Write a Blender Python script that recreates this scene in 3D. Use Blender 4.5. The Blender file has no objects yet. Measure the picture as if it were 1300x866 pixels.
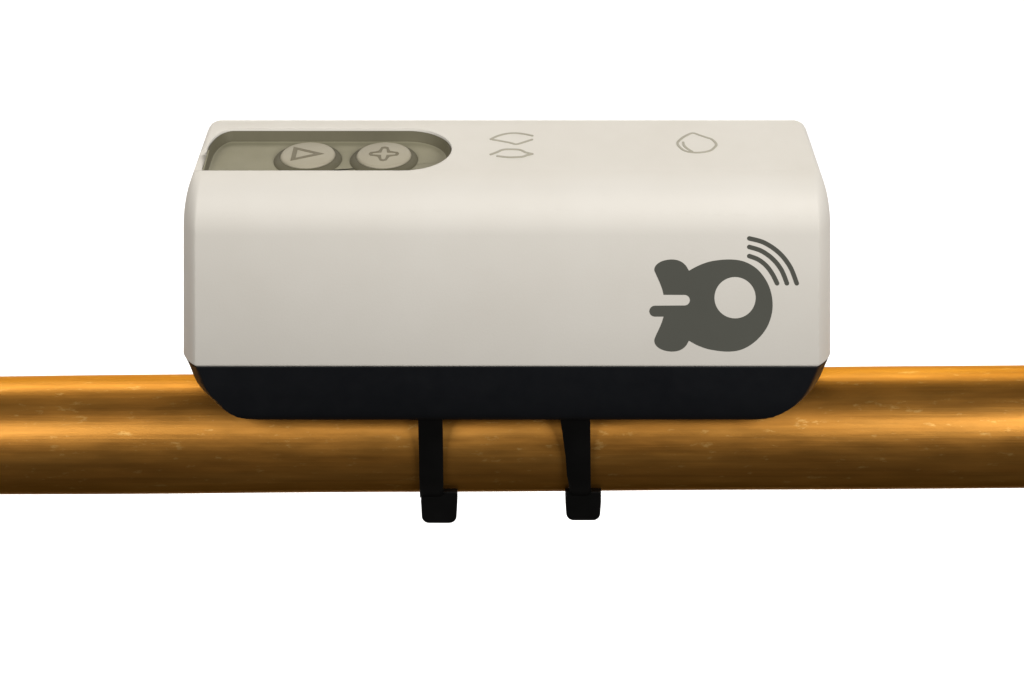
import bpy, bmesh, math
from mathutils import Vector
R = math.radians
S = 0.00015          # metres per unit; one unit is about 0.15 mm
ZC = 1545.0          # height of the eye above the pipe axis, in units
D = 2400.0           # distance eye - front face of the device, in units
sc = bpy.context.scene
C = sc.collection

# ---------------------------------------------------------------- camera, world, lights, exposure
cam = bpy.data.cameras.new('camera'); co = bpy.data.objects.new('camera', cam); C.objects.link(co)
co.location = (0, -D*S, ZC*S); co.rotation_euler = (R(90), 0, 0)
cam.sensor_width = 36; cam.lens = 36*D/1300; cam.shift_y = -1376/1300
cam.clip_start = 0.01; cam.clip_end = 20
sc.camera = co
w = bpy.data.worlds.new('World'); sc.world = w; w.use_nodes = True
w.node_tree.nodes['Background'].inputs[0].default_value = (1.0, 0.93, 0.85, 1)
w.node_tree.nodes['Background'].inputs[1].default_value = 0.05
sc.view_settings.view_transform = 'Standard'; sc.view_settings.look = 'None'
sc.view_settings.exposure = 0; sc.view_settings.gamma = 1
sc.view_settings.use_curve_mapping = False

def area(name, loc, target, size, size_y, power, color, spread=180):
    l = bpy.data.lights.new(name, 'AREA'); l.shape = 'RECTANGLE'; l.size = size; l.size_y = size_y
    l.energy = power; l.color = color; l.spread = R(spread)
    o = bpy.data.objects.new(name, l); C.objects.link(o); o.location = loc
    o.rotation_euler = (Vector(target)-Vector(loc)).to_track_quat('-Z', 'Y').to_euler()
    return o
area('softbox_right', (0.86, -0.85, 0.70), (0.0, 0.0, 0.02), 0.70, 0.48, 19.3, (1.0, 0.975, 0.945))
area('softbox_left', (-0.80, -0.85, 0.70), (0.0, 0.0, 0.02), 0.66, 0.48, 11.2, (1.0, 0.965, 0.92))
area('softbox_top', (-0.1, 0.40, 0.36), (0.0, 0.0, 0.02), 0.8, 0.12, 1.6, (1.0, 0.93, 0.82))
area('backdrop_lamp_high', (0, 0.20, 0.22), (0, 0.60, 0.22), 0.8, 0.10, 2.4, (1, 1, 1))
area('backdrop_lamp_low', (0, 0.20, -0.40), (0, 0.60, -0.40), 0.8, 0.10, 2.4, (1, 1, 1))

# ---------------------------------------------------------------- helpers
def P(X, Y, z):
    """unit coordinates (X right, Y behind the front face, z below the eye) to metres"""
    return Vector((X*S, Y*S, (ZC-z)*S))
def link(name, bm, mat, parent=None, smooth=True, ang=32):
    me = bpy.data.meshes.new(name); bmesh.ops.recalc_face_normals(bm, faces=bm.faces[:]); bm.to_mesh(me); bm.free()
    for p in me.polygons: p.use_smooth = smooth
    if smooth: me.set_sharp_from_angle(angle=R(ang))
    if mat: me.materials.append(mat)
    o = bpy.data.objects.new(name, me); C.objects.link(o)
    if parent: o.parent = parent
    return o
def loft(rings, cap=True):
    bm = bmesh.new(); vs = [[bm.verts.new(p) for p in r] for r in rings]
    n = len(rings[0])
    for a, b in zip(vs, vs[1:]):
        for i in range(n): bm.faces.new((a[i], a[(i+1) % n], b[(i+1) % n], b[i]))
    if cap: bm.faces.new(vs[0][::-1]); bm.faces.new(vs[-1])
    return bm
def spline(pts, k=6, closed=False):
    out = []; n = len(pts)
    m = n if closed else n-1
    for i in range(m):
        g = (lambda j: pts[j % n]) if closed else (lambda j: pts[max(0, min(n-1, j))])
        p0, p1, p2, p3 = g(i-1), g(i), g(i+1), g(i+2)
        for s in range(k):
            t = s/k
            out.append(tuple(0.5*((2*p1[c])+(-p0[c]+p2[c])*t+(2*p0[c]-5*p1[c]+4*p2[c]-p3[c])*t*t+(-p0[c]+3*p1[c]-3*p2[c]+p3[c])*t**3) for c in range(2)))
    if not closed: out.append(tuple(pts[-1]))
    return out
def stroke(pts, hw, caps=True):
    """2D outline of a stroke with round caps; hw may be a list"""
    n = len(pts); H = hw if isinstance(hw, list) else [hw]*n
    L, Rr = [], []
    for i, p in enumerate(pts):
        a = pts[max(0, i-1)]; b = pts[min(n-1, i+1)]
        d = Vector((b[0]-a[0], b[1]-a[1])).normalized(); nn = Vector((-d.y, d.x))*H[i]
        L.append((p[0]+nn.x, p[1]+nn.y)); Rr.append((p[0]-nn.x, p[1]-nn.y))
    def cap_(c, frm, sgn, h):
        a0 = math.atan2(frm[1]-c[1], frm[0]-c[0])
        return [(c[0]+h*math.cos(a0+sgn*math.pi*k/7), c[1]+h*math.sin(a0+sgn*math.pi*k/7)) for k in range(1, 7)]
    out = L[:]
    if caps: out += cap_(pts[-1], L[-1], -1, H[-1])
    out += Rr[::-1]
    if caps: out += cap_(pts[0], Rr[0], -1, H[0])
    return out
def plate(loops, f0, f1):
    """flat plate with holes: loops of 2D points, f0/f1 map a point to the back and front"""
    bm = bmesh.new(); edges = []; rings = []
    for lp in loops:
        v = [bm.verts.new(f1(*p)) for p in lp]; rings.append(v)
        edges += [bm.edges.new((v[i], v[(i+1) % len(v)])) for i in range(len(v))]
    bmesh.ops.triangle_fill(bm, edges=edges, use_beauty=True)
    for v, lp in zip(rings, loops):
        u = [bm.verts.new(f0(*p)) for p in lp]
        for i in range(len(v)): bm.faces.new((v[i], v[(i+1) % len(v)], u[(i+1) % len(v)], u[i]))
    return bm

# ---------------------------------------------------------------- materials
def nodes(name):
    m = bpy.data.materials.new(name); m.use_nodes = True
    nt = m.node_tree; return m, nt, nt.nodes['Principled BSDF']
def N(nt, t, **kw):
    n = nt.nodes.new(t)
    for k, v in kw.items():
        if isinstance(v, (int, float, str, bool)) and hasattr(n, k): setattr(n, k, v)
        else: n.inputs[k.replace('_', ' ')].default_value = v
    return n
def noise(nt, vec, scale, detail=3.0, rough=.55):
    n = nt.nodes.new('ShaderNodeTexNoise'); n.inputs['Scale'].default_value = scale
    n.inputs['Detail'].default_value = detail; n.inputs['Roughness'].default_value = rough
    nt.links.new(vec, n.inputs['Vector']); return n.outputs['Fac']
def mapping(nt, scale, loc=(0, 0, 0)):
    t = nt.nodes.new('ShaderNodeTexCoord'); m = nt.nodes.new('ShaderNodeMapping')
    m.inputs['Scale'].default_value = scale; m.inputs['Location'].default_value = loc
    nt.links.new(t.outputs['Object'], m.inputs['Vector']); return m.outputs['Vector']
def ramp(nt, fac, stops):
    r = nt.nodes.new('ShaderNodeValToRGB'); e = r.color_ramp.elements
    while len(e) < len(stops): e.new(.5)
    for el, (p, c) in zip(e, stops): el.position = p; el.color = (*c, 1) if len(c) == 3 else c
    nt.links.new(fac, r.inputs['Fac']); return r.outputs['Color']
def maprange(nt, fac, a, b, c, d):
    m = nt.nodes.new('ShaderNodeMapRange'); nt.links.new(fac, m.inputs['Value'])
    for k, v in zip(('From Min', 'From Max', 'To Min', 'To Max'), (a, b, c, d)): m.inputs[k].default_value = v
    return m.outputs['Result']
def plastic(name, ca, cb, rough, bev=0.0003, tex=0.02, spec=0.5):
    m, nt, b = nodes(name)
    v = mapping(nt, (1, 1, 1))
    nt.links.new(ramp(nt, noise(nt, v, 45, 4), [(.3, ca), (.7, cb)]), b.inputs['Base Color'])
    nt.links.new(maprange(nt, noise(nt, v, 260, 3), .3, .7, rough-.04, rough+.05), b.inputs['Roughness'])
    b.inputs['Specular IOR Level'].default_value = spec
    bp = nt.nodes.new('ShaderNodeBump'); bp.inputs['Strength'].default_value = tex; bp.inputs['Distance'].default_value = 0.0004
    nt.links.new(noise(nt, v, 2600, 2), bp.inputs['Height'])
    if bev:
        be = nt.nodes.new('ShaderNodeBevel'); be.samples = 6; be.inputs['Radius'].default_value = bev
        nt.links.new(be.outputs['Normal'], bp.inputs['Normal'])
    nt.links.new(bp.outputs['Normal'], b.inputs['Normal'])
    return m
M_shell = plastic('cream_plastic', (.628, .607, .561), (.655, .637, .594), .54, .00035, .035, .25)
M_black = plastic('black_plastic', (.0028, .0035, .0050), (.0042, .0049, .0066), .5, .0003, .06, .28)
M_clip = plastic('clip_plastic', (.0014, .0014, .0014), (.0022, .0022, .0022), .34, .0004, .05, .28)
M_rubber = plastic('olive_rubber', (.20, .19, .128), (.26, .245, .17), .6, .0001, .08, .3)
M_rubber_shade = plastic('olive_rubber_shaded', (.095, .088, .056), (.125, .115, .075), .65, .0001, .08, .25)  # olive rubber with the shade on collars and recess walls put into its colour
M_button = plastic('button_rubber', (.31, .285, .215), (.365, .337, .258), .55, .0004, .08, .3)
M_symbol = plastic('symbol_groove', (.13, .115, .07), (.16, .14, .09), .6, 0, .05, .3)
M_icon = plastic('icon_mark', (.31, .295, .235), (.36, .345, .28), .5, 0, .05, .3)
M_logo = plastic('logo_ink', (.078, .080, .069), (.083, .085, .073), .6, 0, .0, .15)

# pipe: worn lacquered copper
M_pipe, nt, b = nodes('worn_copper')
vs = mapping(nt, (3, 170, 170)); vm = mapping(nt, (6, 85, 85), (3, 1, 2)); vf = mapping(nt, (16, 90, 90), (7, 3, 1))
streak = noise(nt, vs, 5.0, 6, .62); mott = noise(nt, vm, 3.2, 5, .6); fine = noise(nt, vf, 6.0, 2.5, .5)
base = ramp(nt, mott, [(.28, (.47, .205, .038)), (.5, (.54, .248, .048)), (.72, (.62, .30, .064))])
dark = ramp(nt, streak, [(.36, (.45, .42, .40)), (.52, (.86, .84, .8)), (.66, (1, 1, 1))])
mx = nt.nodes.new('ShaderNodeMix'); mx.data_type = 'RGBA'; mx.blend_type = 'MULTIPLY'; mx.inputs['Factor'].default_value = .28
nt.links.new(base, mx.inputs['A']); nt.links.new(dark, mx.inputs['B'])
# pale scuffs
scf = ramp(nt, noise(nt, mapping(nt, (55, 170, 170), (1, 8, 5)), 5.0, 5, .65), [(.60, (0, 0, 0)), (.70, (.6, .6, .6))])
mx2 = nt.nodes.new('ShaderNodeMix'); mx2.data_type = 'RGBA'; nt.links.new(scf, mx2.inputs['Factor'])
nt.links.new(mx.outputs['Result'], mx2.inputs['A']); mx2.inputs['B'].default_value = (.74, .46, .15, 1)
nt.links.new(mx2.outputs['Result'], b.inputs['Base Color'])
b.inputs['Metallic'].default_value = .94; b.inputs['Specular Tint'].default_value = (.62, .40, .17, 1)
nt.links.new(maprange(nt, fine, .3, .7, .35, .43), b.inputs['Roughness'])
bp = nt.nodes.new('ShaderNodeBump'); bp.inputs['Strength'].default_value = .03; bp.inputs['Distance'].default_value = .0003
nt.links.new(mott, bp.inputs['Height'])
bp2 = nt.nodes.new('ShaderNodeBump'); bp2.inputs['Strength'].default_value = .04; bp2.inputs['Distance'].default_value = .00006
nt.links.new(fine, bp2.inputs['Height']); nt.links.new(bp.outputs['Normal'], bp2.inputs['Normal'])
bp3 = nt.nodes.new('ShaderNodeBump'); bp3.inputs['Strength'].default_value = .45; bp3.inputs['Distance'].default_value = .00006
nt.links.new(noise(nt, mapping(nt, (14, 1400, 1400), (2, 2, 9)), 1.0, 4, .7), bp3.inputs['Height']); nt.links.new(bp2.outputs['Normal'], bp3.inputs['Normal'])
bp4 = nt.nodes.new('ShaderNodeBump'); bp4.inputs['Strength'].default_value = .35; bp4.inputs['Distance'].default_value = .00005
nt.links.new(noise(nt, mapping(nt, (260, 420, 420), (4, 1, 3)), 1.0, 3, .6), bp4.inputs['Height']); nt.links.new(bp3.outputs['Normal'], bp4.inputs['Normal'])
nt.links.new(bp4.outputs['Normal'], b.inputs['Normal'])

M_back, nt, b = nodes('white_paper')
b.inputs['Base Color'].default_value = (.88, .88, .88, 1); b.inputs['Roughness'].default_value = .9
b.inputs['Specular IOR Level'].default_value = 0.1

# ---------------------------------------------------------------- setting: white studio backdrop
bm = bmesh.new()
prof = [(.52, .24), (.52, -.60), (.51, -.64), (.49, -.66)]
vv = [[bm.verts.new((x, y, z)) for (y, z) in prof] for x in (-.55, .55)]
for i in range(len(prof)-1): bm.faces.new((vv[0][i], vv[1][i], vv[1][i+1], vv[0][i+1]))
bd = link('backdrop', bm, M_back); bd['kind'] = 'structure'

# ---------------------------------------------------------------- pipe
XL, XR = -1900, 1900
nX, nA = 120, 96
def pipe_c(X):            # axis height (below the eye) and radius at X
    return ZC - 11/1300*X*1.03, 67.6 + X*0.0021
rings = []
for i in range(nX+1):
    X = XL+(XR-XL)*i/nX; zc, r = pipe_c(X)
    rings.append([P(X, 90+(r+.35*math.sin(X*.011+3*a_))*math.cos(a_), zc-(r+.35*math.sin(X*.013+2*a_))*math.sin(a_)) for a_ in [2*math.pi*k/nA for k in range(nA)]])
def inner(X, t):
    zc, r = pipe_c(X); return [P(X, 90+(r-t)*math.cos(2*math.pi*k/nA), zc-(r-t)*math.sin(2*math.pi*k/nA)) for k in range(nA)]
bm = loft([inner(XL+30, 7), inner(XL, 7)]+rings+[inner(XR, 7), inner(XR-30, 7)], cap=True)
pipe = link('pipe', bm, M_pipe)
pipe['label'] = 'worn orange copper pipe running across under the white sensor'; pipe['category'] = 'pipe'

# ---------------------------------------------------------------- sensor
root = bpy.data.objects.new('clamp_on_sensor', None); C.objects.link(root)
root['label'] = 'cream and black plastic sensor with two buttons, clipped on top of the copper pipe'
root['category'] = 'sensor'
XC = -7.5
def outline(hl, hr, y0, y1, cx=20, cy=26, pw=1.32, z=0, k=8):
    """plan outline: left half length hl, right hr, from y0 (front) to y1 (back), softly chamfered corners"""
    pts = []
    def corner(ox, oy, sx, sy, rev):
        seq = []
        for i in range(k+1):
            t = math.pi/2*i/k
            c_, s_ = math.cos(t)**(2/pw), math.sin(t)**(2/pw)
            seq.append((ox+sx*cx*c_, oy+sy*cy*s_))
        return seq[::-1] if rev else seq
    xl, xr = XC-hl, XC+hr
    pts += corner(xl+cx, y0+cy, -1, -1, False)     # left side -> front
    pts += corner(xr-cx, y0+cy, 1, -1, True)       # front -> right side
    pts += corner(xr-cx, y1-cy, 1, 1, False)
    pts += corner(xl+cx, y1-cy, -1, 1, True)
    return [P(x, y, z) for x, y in pts]
ZB, ZT, YB = 467+943, 241+943, 198
HL, HR = 414, 416
rings = []
for dz, ins in ((-2.2, 1.6), (-.6, .5), (.8, 0)):
    rings.append(outline(HL-ins, HR-ins, ins, YB-ins, z=ZB-3+(-dz)))
RZ, RF, RE, RB = 58, 52, 13, 4.5
for i in range(15):
    t = math.pi/2*i/14
    f, e = 1-math.cos(t), math.sin(t)
    # tighter shoulder at the back
    rings.append(outline(HL-RE*f, HR-RE*f, RF*f, YB-RB*f, z=ZT+RZ*(1-e), cx=20-12*f, cy=26-18*f))
shell = link('housing', loft(rings), M_shell, root)

# recess for the keypad, cut into the top
def prism(loop, z0, z1):
    return loft([[P(x, y, z0) for x, y in loop], [P(x, y, z1) for x, y in loop]])
def arc(cx, cy, rx, ry, a0, a1, n):
    return [(cx+rx*math.cos(R(a0+(a1-a0)*i/n)), cy+ry*math.sin(R(a0+(a1-a0)*i/n))) for i in range(n+1)]
RY0, RY1, RX1 = 51, 168, -80
rc = (RY0+RY1)/2; rr = (RY1-RY0)/2
XLE = -405
slot = arc(RX1-rr*1.05, rc, rr*1.05, rr, -90, 90, 28) + arc(XLE+27, RY1-55, 27, 55, 90, 180, 10) + [(XLE, RY0)]
slot_z = ZT+17
cut = link('keypad_cutter', prism(slot, ZT-20, slot_z), None)
cut2 = link('notch_cutter', prism([(-440, RY0+.1), (-396, RY0+.1), (-396, RY0+50), (-404, RY0+60), (-440, RY0+60)], ZT-20, ZT+9), None)
for c_ in (cut, cut2):
    md = shell.modifiers.new('b', 'BOOLEAN'); md.object = c_; md.solver = 'EXACT'; md.operation = 'DIFFERENCE'
dg = bpy.context.evaluated_depsgraph_get()
new = bpy.data.meshes.new_from_object(shell.evaluated_get(dg)); shell.modifiers.clear()
shell.data = new; new.name = 'housing'
for p in new.polygons: p.use_smooth = True
new.set_sharp_from_angle(angle=R(32))
for c_ in (cut, cut2):
    me = c_.data; bpy.data.objects.remove(c_); bpy.data.meshes.remove(me)
# keypad membrane lining the recess: floor plus a sloping wall up to just under the rim
def scaled(loop, off):
    cxm = sum(p[0] for p in loop)/len(loop)
    out = []; n = len(loop)
    for i, p in enumerate(loop):
        a = loop[i-1]; c_ = loop[(i+1) % n]
        d = Vector((c_[0]-a[0], c_[1]-a[1])).normalized()
        out.append((p[0]-d.y*off, p[1]+d.x*off))
    return out
lo = slot[:-1]+[(XLE, RY0+3), (XLE+3, RY0)]
def rim(x, y, z): return max(z, ZT+10.5) if x < -391 and y < RY0+58 else z
rings = [[P(x, y, slot_z-.6) for x, y in scaled(lo, .6)],
         [P(x, y, rim(x, y, ZT+3.0)) for x, y in scaled(lo, .6)],
         [P(x, y, rim(x, y, ZT+2.2)) for x, y in scaled(lo, 1.6)],
         [P(x, y, rim(x, y, ZT+3.5)) for x, y in scaled(lo, 2.6)],
         [P(x, y, slot_z-4.5) for x, y in scaled(lo, 4.5)],
         [P(x, y, slot_z-2.6) for x, y in scaled(lo, 6.5)],
         [P(x, y, slot_z-2.0) for x, y in scaled(lo, 9.5)]]
pad = link('keypad', loft(rings), M_rubber, root, ang=60)
kw = pad.data; kw.materials.append(M_rubber_shade)
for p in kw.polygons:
    if abs(p.normal.z) < .8 and p.center.z > (ZC-slot_z+3)*S: p.material_index = 1  # steep walls take the rubber with shade painted in

def button(cx, cy, symbol_loops):
    zf, zt = slot_z-1.5, slot_z-10.5
    prof = [(45.5, zf), (45, zf-1.2), (43.5, zf-3), (36.5, zt+3), (35.2, zt+.9), (33, zt)]
    rings = [[P(cx+r*math.cos(2*math.pi*k/64), cy+r*math.sin(2*math.pi*k/64)*.97, z) for k in range(64)] for r, z in prof]
    bt = link('button', loft(rings[3:]), M_button, root, ang=50)
    link('collar', loft(rings[:4]), M_rubber_shade, bt, ang=50)
    bm = plate(symbol_loops, lambda x, y: P(cx+x, cy+y, zt+.3), lambda x, y: P(cx+x, cy+y, zt-.35))
    return bt, bm
tri_o = [(-21, 19.5), (21.5, 0), (-21, -19.5)]; tri_i = [(-15, 11.5), (9, 0), (-15, -11.5)]
bt, bm = button(-271, 110, [tri_o, tri_i]); link('play_symbol', bm, M_symbol, bt, smooth=False)
bt['label'] = 'round button with a triangle symbol'
def cross(a, wd, rnd):
    pts = []
    for q in range(4):
        an = q*math.pi/2; u = Vector((math.cos(an), math.sin(an))); v = Vector((-u.y, u.x))
        for s, t in ((a-rnd*2, -wd*.85), (a-rnd*.6, -wd*.7), (a, -wd*.15), (a, wd*.15), (a-rnd*.6, wd*.7), (a-rnd*2, wd*.85)): pts.append(tuple(u*s+v*t))
        pts.append(tuple(u*(wd*1.15)+v*(wd*1.15)))
    return pts
cr_o = cross(20, 6.8, 3.2); cr_i = cross(15.5, 3.2, 1.6)
bt, bm = button(-170, 110, [cr_o, cr_i]); link('plus_symbol', bm, M_symbol, bt, smooth=False)
bt['label'] = 'round button with a plus symbol'

# icons on the top of the housing; points given in picture coordinates of the top plane
def top_pt(px, py, h):
    k = (py+943)/(ZT); s_ = D/(k*1.0)/D
    Yd = D*(ZT/(py+943))-D
    X = (px-650)*(D+Yd)/D
    return P(X, Yd, ZT-h)
def top_icon(name, strokes):
    bm = bmesh.new()
    for i, (pts, hw) in enumerate(strokes):
        # work in plan coordinates so that the strokes have an even width
        pl = [((px-650)*ZT/(py+943), D*(ZT/(py+943))-D) for px, py in pts]
        hh = .5+.05*i
        if abs(pl[0][0]-pl[-1][0])+abs(pl[0][1]-pl[-1][1]) < .5:      # a closed line: outer and inner edge
            o = spline(pl[:-1], 7, True); lps = []
            for sg in (1, -1):
                lp = []
                for j in range(len(o)):
                    a, c_ = o[j-2], o[(j+2) % len(o)]; d = Vector((c_[0]-a[0], c_[1]-a[1])).normalized()
                    lp.append((o[j][0]-d.y*hw*sg, o[j][1]+d.x*hw*sg))
                lps.append(lp)
        else: lps = [stroke(spline(pl, 7), hw)]
        tmp = plate(lps, lambda x, y: P(x, y, ZT+.2), lambda x, y: P(x, y, ZT-hh))
        me = bpy.data.meshes.new('t'); tmp.to_mesh(me); tmp.free(); bm.from_mesh(me); bpy.data.meshes.remove(me)
    return link(name, bm, M_icon, shell, smooth=False)
def c6(pts, ox, oy, s): return [(ox+x/s, oy+y/s) for x, y in pts]
top_icon('wave_icon', [
    (c6([(300, 285), (420, 230), (560, 195), (700, 185), (850, 200), (985, 228)], 600, 155, 13), 1.75),
    (c6([(330, 292), (480, 318), (620, 345), (720, 368), (830, 340), (980, 292)], 600, 155, 13), 1.65),
    (c6([(300, 538), (400, 500), (500, 460), (640, 452), (780, 462), (880, 505), (985, 528)], 600, 155, 13), 1.75),
    (c6([(410, 565), (540, 580), (660, 585), (820, 575), (900, 550), (985, 530)], 600, 155, 13), 1.75)])
top_icon('drop_icon', [
    (c6([(575, 205), (470, 240), (370, 300), (292, 385), (340, 470), (440, 535), (600, 562), (760, 555), (890, 525), (970, 465), (1000, 405), (920, 320), (820, 285), (700, 245), (575, 205)], 840, 155, 14.44), 1.6),
    (c6([(395, 375), (410, 430), (470, 490), (560, 545)], 840, 155, 14.44), 1.6)])

# logo on the front face (picture plane of the front face)
def fr(h): return lambda x, y: P(x-650, -h, y+943)
def q(pts): return [(800+x/4.33, 280+y/4.33) for x, y in pts]
body = (spline([(323, 276), (380, 246), (450, 223), (545, 214), (625, 225), (695, 264), (745, 325), (773, 390), (783, 462), (774, 530), (745, 598), (690, 662), (620, 706), (545, 720), (450, 711), (380, 690), (323, 660)], 6)
        + spline([(323, 660), (303, 692), (272, 713), (230, 720), (182, 712), (148, 692), (133, 663), (142, 632), (160, 594), (175, 558), (184, 528)], 4)[1:]
        + [(140, 528)] + [(136+30*math.cos(R(90+a_)), 498+30*math.sin(R(90+a_))) for a_ in range(0, 181, 15)]
        + [(300, 467)] + [(300+29*math.cos(R(90-a_)), 437.5+29*math.sin(R(90-a_))) for a_ in range(0, 181, 15)]
        + [(184, 408)] + spline([(184, 408), (175, 372), (160, 334), (142, 294), (133, 267), (148, 240), (182, 221), (230, 214), (272, 222), (303, 244), (323, 276)], 4)[1:-1])
clean = []
for p in body:
    if not clean or (abs(p[0]-clean[-1][0])+abs(p[1]-clean[-1][1])) > .8: clean.append(p)
hole = [(577+114*math.cos(2*math.pi*k/48), 424+114*math.sin(2*math.pi*k/48)) for k in range(48)]
link('logo_mark', plate([q(clean), q(hole)], fr(-.2), fr(.3)), M_logo, shell, smooth=False)
for pts in ([(655, 98), (738, 122), (820, 178), (880, 255), (916, 345)],
            [(655, 145), (722, 167), (785, 212), (832, 272), (862, 345)],
            [(655, 195), (706, 215), (750, 250), (783, 295), (808, 345)]):
    link('signal_arc', plate([q(stroke(spline(pts, 8), 12.2))], fr(-.2), fr(.3)), M_logo, shell, smooth=False)

# black base: same plan, ends rounding in towards the bottom
prof = [(466.5, 0, 0), (472, 2, 3), (481, 6, 7), (490, 10, 10.5), (498, 14.5, 14.5), (505, 19, 20), (511, 24.5, 26.5), (517, 31, 32.5), (522, 38, 37.5), (527, 47, 44), (531, 57, 52), (533.5, 67, 62), (534.6, 78, 78)]
rings = [outline(HL-1.5-il, HR-1.5-ir, 1.2+max(0, (py-531))*.5, YB-1.5, z=py+943, cx=20, cy=26) for py, ir, il in prof]
base_o = link('base', loft(rings), M_black, root, ang=50)
# saddle strip between base and pipe
rings = []
for py in (533, 540):
    rings.append([P(x, y, py+943) for x, y in ((-300, 62), (270, 62), (270, 118), (-300, 118))])
link('saddle', loft(rings), M_black, root)

# clips: arm down the front of the pipe, thicker rolled end and a flat tab below
def clip(x0t, x1t, x0b, x1b, tx0, tx1, tyb):
    # cross-section path (Y, z) of the inner surface
    zc, r = pipe_c((x0b+x1b)/2-650)
    path = [(10, 1470), (14.5, 1484), (17.3, 1500), (18.3, 1518), (18.6, 1532)]
    for a_ in range(190, 232, 6):
        path.append((90+(r+3.5)*math.cos(R(a_)), zc-(r+3.5)*math.sin(R(a_))))
    th = 5.5; rings = []; n = len(path)
    for i, (y, z) in enumerate(path):
        a = path[max(0, i-1)]; c_ = path[min(n-1, i+1)]
        d = Vector((c_[0]-a[0], c_[1]-a[1])).normalized(); nx = Vector((-d.y, d.x))
        t = i/(n-1); f = (D+y)/D
        xa = (x0t+(x0b-x0t)*math.sin(math.pi/2*min(1, t*1.2))-650)*f; xb = (x1t+(x1b-x1t)*math.sin(math.pi/2*min(1, t*1.2))-650)*f
        o = -th; k = 4.5
        def q_(x, s): return P(x, y+nx.x*s, z+nx.y*s)
        side = 1 if nx.x > 0 else -1
        # outer (towards the eye) is -Y
        sgn = -side*th
        rings.append([q_(xa, 0), q_(xa, sgn*.65), q_(xa+k, sgn), q_(xb-k, sgn), q_(xb, sgn*.65), q_(xb, 0)])
    arm = link('clip', loft(rings), M_clip, root, ang=50)
    # tab
    yt = path[-1][0]-4; f = (D+yt)/D
    za, zb = (620.5+943)*f, (tyb+943)*f; xa, xb = (tx0-650)*f, (tx1-650)*f; rad = 9
    lp = [(xa-1, za), (xb+1, za), (xb+1, za+14)] + [(xb-rad+rad*math.cos(R(t)), zb-rad+rad*math.sin(R(t))) for t in range(0, 91, 15)] + [(xa+rad-rad*math.sin(R(t)), zb-rad+rad*math.cos(R(t))) for t in range(0, 91, 15)] + [(xa-1, za+14)]
    rings = [[P(x, yt+dy, z) for x, z in [(x_+(1-s_)*((xa+xb)/2-x_), z_+(1-s_)*((za+zb)/2-z_)) for x_, z_ in lp]] for dy, s_ in ((-6, .96), (-4.5, 1), (7, 1), (8.5, .96))]
    link('clip_tab', loft(rings), M_clip, arm, ang=50)
clip(530.5, 562, 533, 563, 535.5, 580, 661)
clip(709, 749, 723, 750, 718.5, 762, 657.5)
